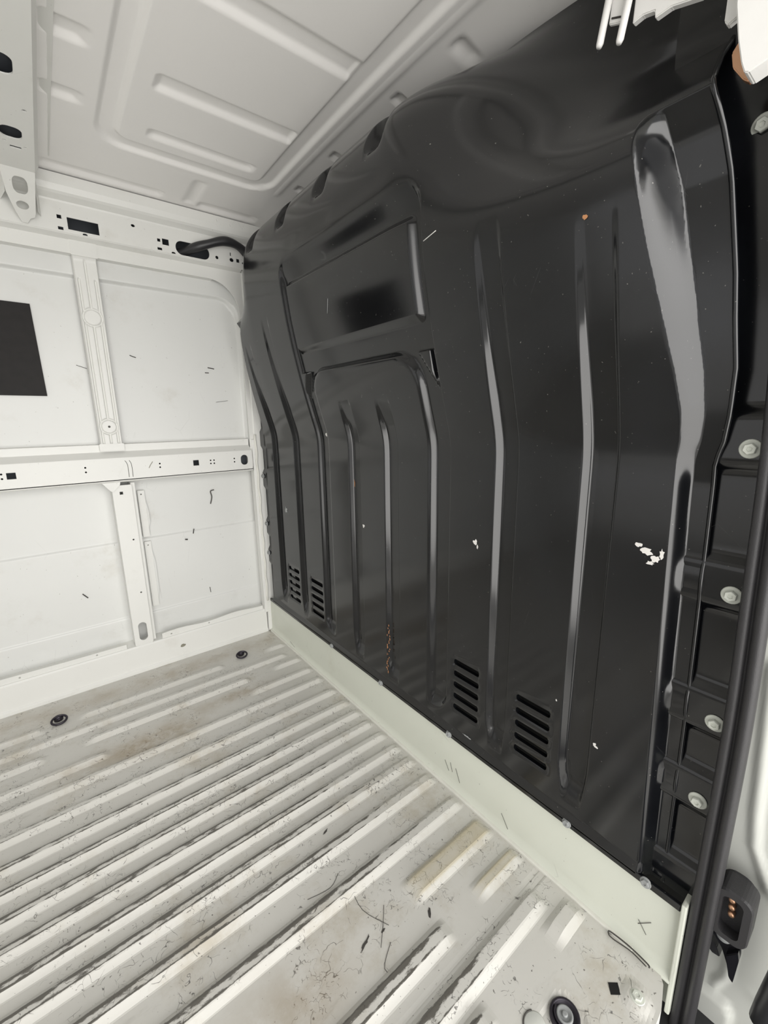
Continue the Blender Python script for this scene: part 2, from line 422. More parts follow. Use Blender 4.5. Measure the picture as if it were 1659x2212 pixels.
# ------------------------------------------------------------------ kick plate under the bulkhead
ky = lines(-1.722, 0.0, .02)
kz = np.array([-.09, -.02, .0, .004, .01, .03, .08, .12, .15, .164, .1665])
Yk, Zk = np.meshgrid(ky, kz, indexing='ij')
Xk = .004 * ss(Zk, .12, .17) - .012 * ss(.012 - Zk, 0, .012) * (Zk >= 0) + .02 * (Zk < 0)
kick = link('trim_1', gridmesh('trim_1', np.stack([Xk, Yk, Zk], -1), flip=True), 'paint_kick'); tag(kick, kind='structure')
box('end_flange', -.010, .03, -1.7285, -1.7205, -.07, .180, 'paint_kick', kick, .002)
box('sealant_bead', -.014, .006, -1.66, -.01, -.004, .006, 'sealant', kick, .002)
flake('grime_spot', (-.012, -.012, .003), (1, 0, 0), (0, 1, 0), .012, .010, 'grime', kick, (0, 0, 1), 3)
for i, pts in enumerate([[(-.001, -1.35, .05), (-.001, -1.37, .02)], [(-.001, -1.16, .07), (-.001, -1.175, .045)], [(-.001, -1.18, .075), (-.001, -1.188, .05)], [(-.001, -1.20, .07), (-.001, -1.215, .035)],
                         [(-.001, -1.66, .07), (-.001, -1.675, .05)], [(-.001, -1.68, .085), (-.001, -1.66, .06)], [(-.001, -.20, .02), (-.001, -.26, .006)]]):
    ribbon('scratch', pts, .0005, 'scuff_dark', kick)

# ------------------------------------------------------------------ bulkhead
SYM = -1.69
def gauss(a, s):
    k = np.exp(-.5 * (np.arange(-4 * s, 4 * s + 1) / s) ** 2); k /= k.sum()
    p = int(4 * s); lo = 2 * a[0] - a[1:p + 1][::-1]; hi = 2 * a[-1] - a[-p - 1:-1][::-1]
    return np.convolve(np.concatenate([lo, a, hi]), k, 'valid')
TT = np.arange(.16, 1.9601, .002)
PA = [(.16, 0, .16), (.93, 0, .93), (.96, -.005, .96), (1.0, -.018, 1.0), (1.11, -.049, 1.11), (1.21, -.073, 1.21), (1.30, -.091, 1.30), (1.40, -.105, 1.40), (1.48, -.111, 1.48), (1.54, -.110, 1.54),
      (1.60, -.099, 1.597), (1.66, -.069, 1.641), (1.72, -.022, 1.678), (1.78, .035, 1.704), (1.84, .095, 1.728), (1.90, .14, 1.757), (1.96, .153, 1.815)]
PB = [(.16, 0, .16), (.93, 0, .93), (.96, -.004, .96), (1.0, -.014, 1.0), (1.11, -.044, 1.11), (1.21, -.068, 1.21), (1.30, -.086, 1.30), (1.36, -.088, 1.352), (1.42, -.056, 1.395), (1.50, .008, 1.452),
      (1.60, .085, 1.525), (1.68, .135, 1.59), (1.74, .150, 1.65), (1.80, .152, 1.70), (1.86, .153, 1.75), (1.92, .154, 1.79), (1.96, .155, 1.82)]
def table(P, s):
    t, x, z = zip(*P); return gauss(np.interp(TT, t, x), s), gauss(np.interp(TT, t, z), s)
XA, ZA = table(PA, 9); XBp, ZBp = table(PB, 9)
GROOVES = [  # y left wall, y right edge, bottom, full depth up to, fades out at
    (-1.478, -1.540, .215, 1.02, 1.285), (-1.288, -1.346, .215, 1.04, 1.345),
    (SYM + 1.540, SYM + 1.478, .215, 1.02, 1.285), (SYM + 1.346, SYM + 1.288, .215, 1.04, 1.345),
    (-.722, -.786, .205, .98, 1.05), (SYM + .786, SYM + .722, .205, .98, 1.05)]
SLOTY = [(-.325, -.232), (-.516, -.428), (-1.264, -1.183), (-1.454, -1.371)]
SLOTZ = [(.246 + .0325 * k, .2615 + .0325 * k) for k in range(5)]
yd = [v for g in GROOVES for v in g[:2]] + [-1.104, -1.158, SYM + 1.104, SYM + 1.158, -1.13, SYM + 1.13]
by = lines(-1.69, -.0, .007, yd + [-1.12, -.57], .0016, .012)
by = np.unique(np.round(np.concatenate([by, np.arange(-1.69, -1.55, .0025), np.arange(-.13, 0, .003)] + [np.array([a + q for q in (0, .003, .006, .009)] + [b_ - q for q in (0, .003, .006, .009)]) for a, b_ in SLOTY]), 5))
slotv = [v for a, b_ in SLOTY for v in (a, b_)]
ok = np.concatenate([[True], np.diff(by) > .0005]); by = by[ok]
bt = lines(.168, 1.96, .009, [.205, .225, 1.155, 1.21, 1.40, 1.46, 1.27, 1.33], .002, .012)
bt = np.unique(np.round(np.concatenate([bt] + [np.linspace(a, b_, 6) for a, b_ in SLOTZ]), 5))
bt = bt[np.concatenate([[True], np.diff(bt) > .0005])]
Yb, Tb = np.meshgrid(by, bt, indexing='ij')
wB = np.maximum(ss(-Yb, 1.04, 1.56), ss(Yb, -.27, -.04))
xa, za, xb, zb = (np.interp(Tb, TT, q) for q in (XA, ZA, XBp, ZBp))
Xb = xa * (1 - wB) + xb * wB; Zb = za * (1 - wB) + zb * wB
# grooves
depth = np.zeros_like(Xb)
WL = .013
for yl, yr, z0, zf, z1 in GROOVES:
    taper = .020 * ss(-Tb, -(z0 + .09), -z0)
    mm = np.clip(np.minimum((yl - taper * .5 - Yb) / WL, (Yb - yr - taper * .3) / (WL * .55)), 0, 1)
    mm = np.where(mm < .12, mm * mm / .24, np.where(mm > .88, .88 + .06 - (1 - mm) ** 2 / .24 + .0, mm - .06)) / .94
    depth = np.maximum(depth, .0145 * mm * ss(Tb, z0 - .01, z0 + .05) * (1 - np.clip((Tb - zf) / (z1 - zf), 0, 1)))
# recessed centre field with raised door panel, raised blank window and two raised triangles
def inside(sd, w):
    u = np.clip(-sd / w, 0, 1); return .7 * u + .3 * u * u * (3 - 2 * u)
field = inside(rrect(Yb, Tb, SYM + 1.160, -1.160, .205, 1.485, .065), .013) * ss(Tb, .2, .26) * (1 - ss(Tb, 1.405, 1.48))
panel = inside(rrect(Yb, Tb, SYM + 1.104, -1.104, -.3, 1.158, .085), .016)
win = inside(rrect(Yb, Tb, SYM + 1.136, -1.136, 1.205, 1.410, .018), .016)
def tri(Y, Z, pts):
    dd = np.full(Y.shape, -9.0)
    for (ax, ay), (bx, by_) in zip(pts, pts[1:] + pts[:1]):
        L = math.hypot(bx - ax, by_ - ay); dd = np.maximum(dd, ((Y - ax) * (by_ - ay) - (Z - ay) * (bx - ax)) / L)
    return dd
T1 = [(-1.098, 1.150), (-1.148, 1.150), (-1.146, 1.070)]
sgn = tri(np.array([sum(p[0] for p in T1) / 3]), np.array([sum(p[1] for p in T1) / 3]), T1)[0]
if sgn > 0: T1 = T1[::-1]
T2 = [(SYM - y, z) for y, z in T1][::-1]
tr = np.maximum(inside(tri(Yb, Tb, T1), .005), inside(tri(Yb, Tb, T2), .005))
depth = np.maximum(depth, .0155 * field * (1 - np.maximum(np.maximum(panel, win), tr)))
# scallops stamped into the crest below the roof
SCAL = [-.318, -.555, -.785, -1.018]
for ysc in SCAL:
    g = ss(-np.abs(Yb - ysc - .008), -.036, -.012) * ss(Tb, 1.558, 1.615) * ss(-Tb, -1.80, -1.72)
    Xb += .026 * g; Zb -= .022 * g
# long shallow press line above the window
depth += .0015 * np.exp(-((Tb - 1.50) / .02) ** 2) * ss(-np.abs(Yb + .83), -.26, -.20)
# side walls of the bulge dropping to the mounting flange
def sidepar(T):
    yc = np.interp(T, [.16, .92, 1.0, 1.14, 1.30, 1.37, 1.5, 1.96], [-1.655, -1.638, -1.632, -1.605, -1.568, -1.552, -1.55, -1.55])
    ye = np.interp(T, [.16, .50, .93, .96, 1.0, 1.06, 1.18, 1.29, 1.41, 1.5, 1.96], [-1.681, -1.677, -1.667, -1.675, -1.679, -1.680, -1.667, -1.650, -1.628, -1.612, -1.60])
    return yc, ye
yc, ye = sidepar(Tb)
wd = np.interp(Tb, [.16, .9, 1.1, 1.3, 1.96], [.020, .022, .036, .050, .05])
XFL = np.maximum(np.interp(Tb, [.16, .90, 1.0, 1.12, 1.30, 1.36, 1.42, 1.96], [.024, .022, .004, -.014, -.022, -.036, -.066, -.07]), Xb)
def lin(u):
    u = np.clip(u, 0, 1); return .75 * u + .25 * u * u * (3 - 2 * u)
S1 = lin((yc - Yb) / wd)
S2 = lin((Yb - (SYM - yc)) / wd)
side = np.maximum(S1, S2)
Xb = (Xb + depth * (1 - side)) * (1 - side) + XFL * side
# small pressed nicks in the near edge where the flange pads sit
PADZ = [.963, .747, .532, .381, .20]
for pz in PADZ[1:4]: Xb -= .004 * np.exp(-((Tb - pz) / .022) ** 4) * ss(yc - Yb, .01, .022)
# bottom lip
Xb -= .006 * ss(-Tb, -.186, -.180)
# bring the sheet edges onto ye(z)
Yw = np.where(Yb < -1.55, -1.55 + (Yb + 1.55) * (ye + 1.55) / (-1.69 + 1.55), Yb)
yel = np.interp(Tb, [.16, .5, .92, 1.0, 1.96], [-.020, -.034, -.048, -.044, -.002])
Yw = np.where(Yb > -.14, -.14 + (Yb + .14) * (yel + .14) / .14, Yw)
Vb = np.stack([Xb, Yw, Zb], -1)
# vent slots: drop the faces inside, then snap the rim onto the rounded outline
sd = np.full(Yb.shape, 9.0); sdc = np.full((len(by) - 1, len(bt) - 1), 9.0)
ycn, tcn = (Yb[:-1, :-1] + Yb[1:, 1:]) / 2, (Tb[:-1, :-1] + Tb[1:, 1:]) / 2
SL = [(a, b_, c_, d_) for a, b_ in SLOTY for c_, d_ in SLOTZ]
for s_ in SL: sdc = np.minimum(sdc, rrect(ycn, tcn, *s_, .0072))
keep = sdc > 0
used = np.zeros(Yb.shape, bool)
for dy in (0, 1):
    for dt in (0, 1): used[dy:len(by) - 1 + dy, dt:len(bt) - 1 + dt] |= keep
for s_ in SL:
    near = (np.abs(Yb - (s_[0] + s_[1]) / 2) < .06) & (np.abs(Tb - (s_[2] + s_[3]) / 2) < .012)
    e = 1e-5; q = rrect(Yb, Tb, *s_, .0072)
    gy = (rrect(Yb + e, Tb, *s_, .0072) - q) / e; gt = (rrect(Yb, Tb + e, *s_, .0072) - q) / e
    sel = near & used & (q < 0)
    Vb[..., 1][sel] -= (q * gy)[sel]; Vb[..., 2][sel] -= (q * gt)[sel]
    lip = near & used & (q < .0035)
    Vb[..., 0][lip] += .0025
bulk = thing('bulkhead', 'glossy black steel bulkhead with long vertical grooves across the van', 'bulkhead', (0, -.86, .168))
link('pressed_panel', gridmesh('pressed_panel', Vb, keep=keep, flip=True), 'black_enamel', bulk)
# rim returns of every slot (metal thickness)
for s_ in SL:
    P = rr_poly(*s_, .0072, 3); n = len(P)
    V = [(.0025, y, z) for y, z in P] + [(.012, y, z) for y, z in P]
    link('vent_slot', mesh('vent_slot', V, [(k, (k + 1) % n, n + (k + 1) % n, n + k) for k in range(n)]), 'black_enamel', bulk)
# rounded sheet edge along the door side
ez = np.arange(.17, 1.56, .012)
tab = []
for z_ in ez:
    ye_ = float(sidepar(np.array(z_))[1]); k = int(np.argmin(np.abs(bt - z_))); tab.append((Vb[0, k, 0] + .001, Vb[0, k, 1] - .001, Vb[0, k, 2]))
link('sheet_edge', tubemesh('sheet_edge', tab, .0035, 8), 'black_enamel', bulk)
# bottom flange strip, with its screws
bl = extr('bottom_lip', [(-.0, .0)], 0, 1, None) if False else None
box('bottom_lip', -.006, .002, -1.7195, -.02, .158, .172, 'black_enamel', bulk, .0015)
for y_ in (-.578, -.879, -1.177, -1.512, -1.664): bolt((-.0055, y_, .166), (-1, 0, .25), 'bolt_grey', bulk, .0095, .007, .007, y_ * 7)
# mounting flange on the door side with stamped pads, and on the far side
def flangex(z): return .034 - .014 * max((ss(-abs(z - p), -.050, -.030) for p in (.963, .747, .532, .381, .195)))
fz = lines(.165, 1.75, .006); fy = np.array([-1.7285, -1.724, -1.715, -1.70, -1.68, -1.66, -1.64, -1.62, -1.60])
Yq, Zq = np.meshgrid(fy, fz, indexing='ij')
fx = np.array([flangex(z) for z in fz])
Xq = np.broadcast_to(fx, Yq.shape) + .10 * ss(Zq, 1.42, 1.75)
shift = np.interp(Zq, [0, .6, .95, 1.2, 1.45, 1.75], [0, 0, .004, .02, .05, .10])
link('door_side_flange', gridmesh('door_side_flange', np.stack([Xq, Yq + shift, Zq], -1), flip=True), 'black_enamel', bulk)
for z_, y_ in ((.963, -1.706), (.747, -1.712), (.532, -1.718), (.381, -1.713)): bolt((flangex(z_) - .0005, y_, z_ - .012), (-1, 0, 0), 'bolt_paint', bulk, .0135, .0085, .009, z_ * 9)
bolt((.035, -1.662, 1.362), (-1, 0, -.2), 'bolt_paint', bulk, .0135, .0085, .009, .3)
bolt((.138, -1.278, 1.722), (-1, 0, -.05), 'bolt_paint', bulk, .0135, .0085, .009, .8)
fz2 = lines(.13, 1.5, .01)
Yq, Zq = np.meshgrid(np.array([-.075, -.06, -.045, -.03, -.015, .0]), fz2, indexing='ij')
Xq = .020 - .010 * np.maximum.reduce([ss(-np.abs(Zq - p), -.05, -.03) for p in (.92, .74, .52, .38)])
link('far_side_flange', gridmesh('far_side_flange', np.stack([Xq, Yq, Zq], -1), flip=True), 'black_enamel', bulk)
for z_ in (.755, .535, .395): bolt((.008, -.016, z_), (-1, 0, 0), 'bolt_grey', bulk, .011, .007, .008, z_)
box('vent_shade_sheet', .17, .18, -1.725, .08, -.05, 1.9, 'shade_black', bulk, 0)  # added black sheet so the vent slots open onto darkness
# paint chips and rust
def onb(y, z):       # point on the pressed panel nearest (y, z)
    i = int(np.argmin(np.abs(by - y))); k = int(np.argmin(np.abs(Zb[i] - z))); return Vector(Vb[i, k]) + Vector((-.0006, 0, 0))
for i, (y, z, su, sw, mt) in enumerate([(-.60, .955, .007, .008, 'chip_white'), (-.798, .668, .007, .007, 'chip_white'), (-1.239, .72, .007, .009, 'chip_white'), (-1.246, .705, .003, .006, 'chip_white'),
                                       (-1.590, .786, .008, .006, 'chip_white'), (-1.606, .780, .012, .007, 'chip_white'), (-1.622, .774, .008, .008, 'chip_white'), (-1.615, .765, .008, .005, 'chip_white'),
                                       (-1.632, .776, .004, .012, 'chip_white'), (-.250, .640, .014, .016, 'bolt_grey'), (-1.548, .378, .004, .004, 'chip_white'), (-1.553, .372, .005, .003, 'chip_white'),
                                       (-1.497, 1.287, .005, .005, 'chip_rust'), (-1.463, .432, .002, .003, 'chip_white'), (-.735, .80, .003, .014, 'chip_rust'), (-1.238, .192, .016, .003, 'bolt_grey')]):
    flake('paint_chip', onb(y, z), (0, 1, 0), (0, 0, 1), su, sw, mt, bulk, (-1, 0, 0), i)
for i in range(26):
    z = .22 + .16 * (i / 26) ** 1.1 + RNG.normal(0, .002)
    flake('rust_fleck', onb(-.9085 + RNG.normal(0, .0025), z), (0, 1, 0), (0, 0, 1), abs(RNG.normal(.002, .001)) + .0008, abs(RNG.normal(.004, .002)) + .001, 'chip_rust', bulk, (-1, 0, 0), 100 + i, 8)
ribbon('scratch', [onb(-1.165, 1.345), onb(-1.20, 1.352)], .0008, 'chip_white', bulk)
ribbon('scratch', [onb(-.775, 1.285), onb(-.79, 1.315)], .0007, 'bolt_grey', bulk)

# ------------------------------------------------------------------ far side wall
XE = .18
skx = lines(-1.12, XE, .012, [-.035, -.09], .004, .03); skx = np.concatenate([[XB, -2, -1.4], skx])
skz = lines(-.02, 1.78, .012, [.215, .535, 1.485], .003, .012)
Xs, Zs = np.meshgrid(skx, skz, indexing='ij')
Ys = np.full_like(Xs, .075)
Ys -= .005 * ss(-Zs, -.2225, -.2155) + .006 * ss(-Zs, -.540, -.533)
up = ss(Zs, .845, .875)
inner = ss(-rrect(Xs, Zs, -6, -.030, .5, 1.492, .085), -.002, .008)
Ys = Ys * (1 - up) + up * (.034 + .018 * inner)
for cx_, cz_ in [(-.43, .185), (-.27, .185), (-.13, .19), (-.70, .17), (-.86, .175)]:
    Ys += .004 * np.exp(-(((Xs - cx_) / .010) ** 2 + ((Zs - cz_) / .010) ** 2))
Ys = np.where(Zs > 1.572, .17, Ys)
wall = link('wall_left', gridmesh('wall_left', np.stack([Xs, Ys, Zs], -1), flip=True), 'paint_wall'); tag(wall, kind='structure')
YP = lambda y0: (lambda u, v_, t: (u, y0 + t, v_))
# sill along the floor: face, chamfer and two upright lips
extr('sill', [(-.006, .0), (-.006, .012), (0.0, .018), (0.0, .108), (.004, .114), (.07, .120)], XB, -.022, 'paint_frame', wall)
for x0, x1 in ((XB, -.605), (-.475, -.035)):
    V = []
    nn = 14
    P = [(x0 + (x1 - x0) * k / nn, .136 + .004 * math.sin(k * .8)) for k in range(nn + 1)]
    sheet('sill_lip', [(x0, .108), (x1, .108)] + P[::-1], [circ(xx, .124, .0035, n=8) for xx in ((x1 - .10, x1 - .33, x1 - .7) if x1 < -.5 else (x0 + .035, x0 + .19))], YP(.008), .002, 'paint_frame', wall)
for cx_, cz_, rx, rz in ((-.40, .06, .016, .009), (-.46, .052, .02, .006)):
    flake('scuff', (cx_, -.0004, cz_), (1, 0, 0), (0, 0, 1), rx, rz, 'grime', wall, (0, -1, 0), int(rx * 1e4), 12, .0003) if rx < .018 else None
# lower post
post = box('lower_post', -.574, -.571, .004, .075, .118, .772, 'paint_frame', wall, .001)
box('post_side', -.514, -.511, .004, .075, .118, .772, 'paint_frame', post, .001)
sheet('post_face', rr_poly(-.575, -.510, .116, .770, .006), [rr_poly(-.557, -.527, .135, .212, .015, 8), rectp(-.552, -.541, .735, .746), circ(-.529, .556, .0035, n=8), circ(-.529, .338, .0035, n=8)], YP(.0), .010, 'paint_frame', post)
fl_ = sheet('side_flange', [(-.511, .118), (-.497, .118), (-.497, .775), (-.511, .775)], [], YP(.018), .004, 'paint_frame', post)
sheet('corner_bracket', [(-.605, .785), (-.545, .785), (-.548, .772), (-.572, .748), (-.58, .752)], [], YP(-.006), .003, 'paint_frame', post)
for z0, z1 in ((.545, .735), (.245, .525)):
    sheet('stiffener_tab', [(-.486, z0), (-.462, z0), (-.462, z1), (-.486, z1)], [circ(-.474, z1 - .015, .003, n=8)], YP(.058), .012, 'paint_frame', post)
    sheet('stiffener_flange', [(-.462, z0 + .04), (-.455, z0 + .06), (-.455, z1 - .09), (-.462, z1 - .04)], [], YP(.056), .010, 'paint_wall', post)
# mid rail
rail = sheet('mid_rail', [(XB, .790), (-.036, .790), (-.036, .873), (XB, .873)],
      [rectp(-.860, -.836, .824, .845), rr_poly(-.087, -.056, .812, .855, .015, 6), rectp(-.283, -.261, .824, .846)] +
      [circ(*p, .0033, n=8) for p in ((-.872, .842), (-.872, .827), (-.646, .845), (-.646, .829), (-.406, .842), (-.406, .828), (-.214, .841), (-.200, .841), (-.214, .828), (-.200, .828), (-.115, .842), (-.115, .828), (-1.05, .842))],
      YP(-.012), .002, 'paint_frame', wall)
extr('rail_return', [(.07, .783), (-.006, .783), (-.012, .788), (-.012, .793)], XB, -.036, 'paint_frame', rail)
extr('rail_top', [(-.012, .870), (-.010, .874), (.020, .895), (.020, .921), (.052, .923)], XB, -.036, 'paint_frame', rail)
extr('rail_back', [(.055, .78), (.055, .90)], XB, -.036, 'primer_shade_grey', rail)  # dark sheet painting the shade behind the rail holes
ribbon('crease_mark', [(-.522, -.0125, .862), (-.515, -.0125, .845), (-.515, -.0125, .80)], .0009, 'scuff_dark', rail)
ribbon('crease_mark', [(-.508, -.0125, .862), (-.502, -.0125, .845), (-.502, -.0125, .80)], .0009, 'scuff_dark', rail)
ribbon('scuff', [(-.43, -.0125, .852), (-.44, -.0125, .838), (-.445, -.0125, .828)], .0012, 'grime', rail)
# window-bay frame lip: rounded upper corner
bay = [(x, z) for x, z in rr_poly(-6.0, -.036, .0, 1.548, .115, 12) if x > -3][:13]
outer = [(XB, 1.590), (.02, 1.590), (.02, .80), (-.036, .80)]
inn = sorted([p for p in bay], key=lambda p: p[1])
outer += inn + [(XB, 1.548)]
sheet('bay_frame', outer, [], YP(.0), .003, 'paint_frame', wall)
box('bay_light_block', XB, -.13, .0045, .06, 1.549, 1.555, 'paint_frame', wall, 0)  # added strip that keeps light out of the rail cavity
# corner trim against the bulkhead
box('corner_flange', -.030, -.012, -.008, .03, .10, .92, 'paint_frame', wall, .003)
box('corner_post', -.016, .020, -.004, .07, -.01, 1.6, 'paint_frame', wall, .002)
link('sealant_bead', tubemesh('sealant_bead', [(-.014 + .002 * math.sin(z * 60), -.010, z) for z in np.arange(.16, .95, .02)], .005, 8), 'sealant', wall)
# upper post with pressed lines and two round bosses
ux = lines(-.588, -.516, .0018); uz = lines(.900, 1.585, .006, [.986, 1.357, .93, 1.48], .003, .036)
Xu, Zu = np.meshgrid(ux, uz, indexing='ij')
cxl = -.5525
c1 = np.hypot(Xu - cxl, Zu - 1.357); c2 = np.hypot(Xu - cxl, Zu - .986)
gl = np.full_like(Xu, 9.0)
for a, b_ in ((1.385, 1.53), (1.013, 1.329), (.91, .960)): gl = np.minimum(gl, seg(Xu, Zu, [(cxl, a), (cxl, b_)]))
gl = np.minimum(gl, np.minimum(np.abs(c1 - .028), np.abs(c2 - .026)))
sdl = np.minimum(seg(Xu, Zu, [(-.576, .925), (-.576, 1.475)]), seg(Xu, Zu, [(-.529, .925), (-.529, 1.475)]))
sdl = np.where((c1 < .030) | (c2 < .028), 9.0, sdl)
Yu = .0104 + .009 * (1 - ss(gl, .0008, .0045)) + .009 * (1 - ss(sdl, .0008, .0045)) - .010 * ss(Zu, 1.535, 1.55)
Yu += .02 * (1 - ss(np.minimum(Xu + .588, -.516 - Xu), 0, .003)) + .012 * ss(-Zu, -.935, -.91) * 0
upost = link('upper_post', gridmesh('upper_post', np.stack([Xu, Yu, Zu], -1), flip=True), 'paint_frame', wall)
sheet('post_foot', rr_poly(-.592, -.514, .898, .925, .004), [], YP(.008), .003, 'paint_frame', upost)
sheet('post_head', rr_poly(-.590, -.514, 1.545, 1.592, .003), [], YP(-.002), .003, 'paint_frame', upost)
link('drain_shade_disc', mesh('drain_shade_disc', [(x, .0105, z) for x, z in circ(cxl, .986, .004)] + [(x, .0092, z) for x, z in circ(cxl, .986, .004)], [tuple(range(14, 28))] + [(k, (k + 1) % 14, 14 + (k + 1) % 14, 14 + k) for k in range(14)]), 'scuff_dark', upost)  # dark disc painting the shade inside a drain hole
# cant rail below the roof
ch = [rectp(-.588, -.503, 1.611, 1.646), rectp(-.614, -.602, 1.637, 1.648), rectp(-.615, -.601, 1.605, 1.614), circ(-.544, 1.604, .007, .004), circ(-.399, 1.665, .006, .0045),
      rectp(-.326, -.316, 1.632, 1.642), rectp(-.328, -.313, 1.605, 1.613), rectp(-.310, -.288, 1.625, 1.645), circ(-.275, 1.604, .007, .004), rr_poly(-.266, -.146, 1.603, 1.650, .0225, 7),
      circ(-.118, 1.620, .006), rectp(-.066, -.062, 1.636, 1.648), circ(-.061, 1.622, .008, .007), rectp(-.042, -.030, 1.617, 1.630), circ(-.013, 1.618, .008, .006, 4), circ(-.022, 1.592, .003), circ(.01, 1.571, .02)]
cant = sheet('cant_rail', [(XB, 1.600), (-.035, 1.600), (0.0, 1.585), (.012, 1.55), (.05, 1.53), (.06, 1.688), (XB, 1.688)], ch, YP(-.028), .003, 'paint_frame', wall)
extr('cant_rail_bevel', [(.0, 1.589), (-.024, 1.597), (-.028, 1.602)], XB, -.02, 'paint_frame', cant)
extr('cant_rail_ledge', [(-.028, 1.685), (-.030, 1.690), (-.050, 1.700), (-.056, 1.706), (-.062, 1.722), (-.064, 1.752)], XB, .06, 'paint_frame', cant)
extr('cavity_back', [(.02, 1.560), (.10, 1.562), (.10, 1.75)], XB, .10, 'primer_shade_grey', cant)
for x_, y_, z_ in ((-.12, -.068, 1.735), (-.07, -.068, 1.73)): flake('weld_spot', (x_, y_, z_), (1, 0, 0), (0, 0, 1), .004, .005, 'white_plastic', cant, (0, -1, 0), 3, 10, .003)
# scuffs seen on the wall skin
for i, (pts, w) in enumerate([([(-.190, .065, .705), (-.205, .065, .70), (-.202, .065, .675), (-.210, .065, .645)], .0022), ([(-.145, .050, 1.213), (-.170, .050, 1.217)], .002), ([(-.168, .050, 1.196), (-.183, .050, 1.196)], .0018),
                              ([(-.45, .050, 1.245), (-.43, .050, 1.238)], .0015), ([(-.10, .050, 1.085), (-.15, .050, 1.078)], .0007), ([(-.295, .066, .525), (-.29, .066, .545)], .002), ([(-.33, .066, .505), (-.32, .066, .503)], .003),
                              ([(-.25, .068, .265), (-.248, .068, .24)], .0015), ([(-.62, .050, 1.20), (-.59, .050, 1.19)], .0008), ([(-.715, .066, .36), (-.70, .066, .34)], .002)]):
    ribbon('scuff', pts, w, 'scuff_dark', wall)
pad = sheet('black_pad', [(-1.15, 1.095), (-.716, 1.093), (-.720, 1.385), (-1.15, 1.39)], [], YP(.046), .005, 'black_pad')
tag(pad, 'flat black rectangular pad stuck on the white upper side wall', 'pad')

# ------------------------------------------------------------------ ceiling
EMB = [(-.43, -.065, -.945, -.878), (-.43, -.072, -.645, -.583), (-.41, -.112, -.432, -.387), (-.42, -.06, -1.26, -1.19), (-.645, -.56, -.685, -.625), (-.645, -.56, -.475, -.425), (-.645, -.31, -.125, -.078), (-.195, .02, -.125, -.075), (-.645, -.56, -.91, -.85)]
cxs = lines(-1.0, .145, .009, [-.528, -.472, -.078, -.02, -.43, -.645], .003, .02); cxs = np.concatenate([[XB, -2.4, -1.7, -1.2], cxs])
cys = lines(-1.70, .1, .009, [v for e in EMB for v in e[2:]] + [-.348, -.292], .003, .014)
Xc, Yc = np.meshgrid(cxs, cys, indexing='ij')
Zc = 1.752 + .020 * (1 - ((Yc + .86) / .86) ** 2) * (Yc < 0)
ring = np.abs(rrect(Xc, Yc, -.500, -.046, -1.52, -.320, .055))
Zc += .010 * ss(-ring, -.030, -.014)
for e in EMB:
    Zc += .010 * ss(-rrect(Xc, Yc, *e, .015), -.004, .018)
Zc += .006 * ss(-rrect(Xc, Yc, -.245, -.205, -.25, -.09, .01), -.002, .01)
Zc -= .004 * np.exp(-((Xc - .008) / .003) ** 2) * ss(-Yc, .29, .33)
Zc -= .020 * ss(Xc, .012, .14)
for ysc in (-.40, -.625, -.915, -1.115):
    Zc += .011 * ss(-rrect(Xc, Yc, .045, .105, ysc - .016, ysc + .022, .008), -.002, .010)
ceil = link('ceiling', gridmesh('ceiling', np.stack([Xc, Yc, Zc], -1), flip=True), 'paint_roof_lifted'); tag(ceil, kind='structure')
# roof bow: hat section with punched holes and a leg down to the cant rail
def bowz(y):
    return float(np.interp(y, [-1.7, -.9, -.45, -.145], [1.70, 1.722, 1.715, 1.70]))
def bowfn(u, v_, t):  # u across (X), v along Y
    return (u, v_, bowz(v_) + t)
by_ = [-1.68] + list(np.arange(-1.6, -.16, .06)) + [-.145]
L_ = [(-.752, y) for y in by_]; R_ = [(-.658, y) for y in by_]
bowh = [rr_poly(-.735, -.69, -.60, -.535, .018, 5), rr_poly(-.725, -.682, -.345, -.295, .016, 5), rectp(-.708, -.685, -.262, -.252), circ(-.675, -.425, .005, .004, 8), circ(-.718, -.278, .004, .003, 8), circ(-.677, -.268, .004, .003, 8)]
bow = sheet('roof_bow', R_ + L_[::-1], bowh, bowfn, .003, 'paint_frame', ceil)
link('bow_shade_sheet', mesh('bow_shade_sheet', [(x_, y_, bowz(y_) + .03) for y_ in (-1.68, -.9, -.45, -.145) for x_ in (-.755, -.655)], [(2 * i, 2 * i + 1, 2 * i + 3, 2 * i + 2) for i in range(3)]), 'primer_shade_grey', bow)  # added dark sheet, paints the shade inside the bow holes
for sx, x0, x1 in ((1, -.658, -.648), (-1, -.752, -.762)):
    V = []; ysb = np.array(by_)
    for y in ysb:
        z = bowz(y); V += [(x0, y, z), (x1, y, z + .02), (x1 + sx * .001, y, 1.775), (x1 + sx * .03, y, 1.745 if y > -.06 else 1.752 + .020 * (1 - ((y + .86) / .86) ** 2) - .002)]
    F = [(4 * i + k, 4 * i + k + 1, 4 * i + k + 5, 4 * i + k + 4) for i in range(len(ysb) - 1) for k in range(3)]
    link('bow_flange', mesh('bow_flange', V, F), 'paint_frame', bow)
legh = [rr_poly(-.714, -.679, 1.657, 1.687, .012, 5), circ(-.697, 1.636, .015, .008, 16)]
def legfn(u, v_, t):     # inclined leg plate between bow and cant rail
    return (u, -.15 + (1.70 - v_) * 1.2 + t, v_)
leg = sheet('bow_leg', [(-.738, 1.704), (-.658, 1.704), (-.668, 1.625), (-.671, 1.617), (-.682, 1.613), (-.690, 1.603), (-.704, 1.603), (-.716, 1.622), (-.731, 1.655)], legh, legfn, .003, 'paint_frame', bow)
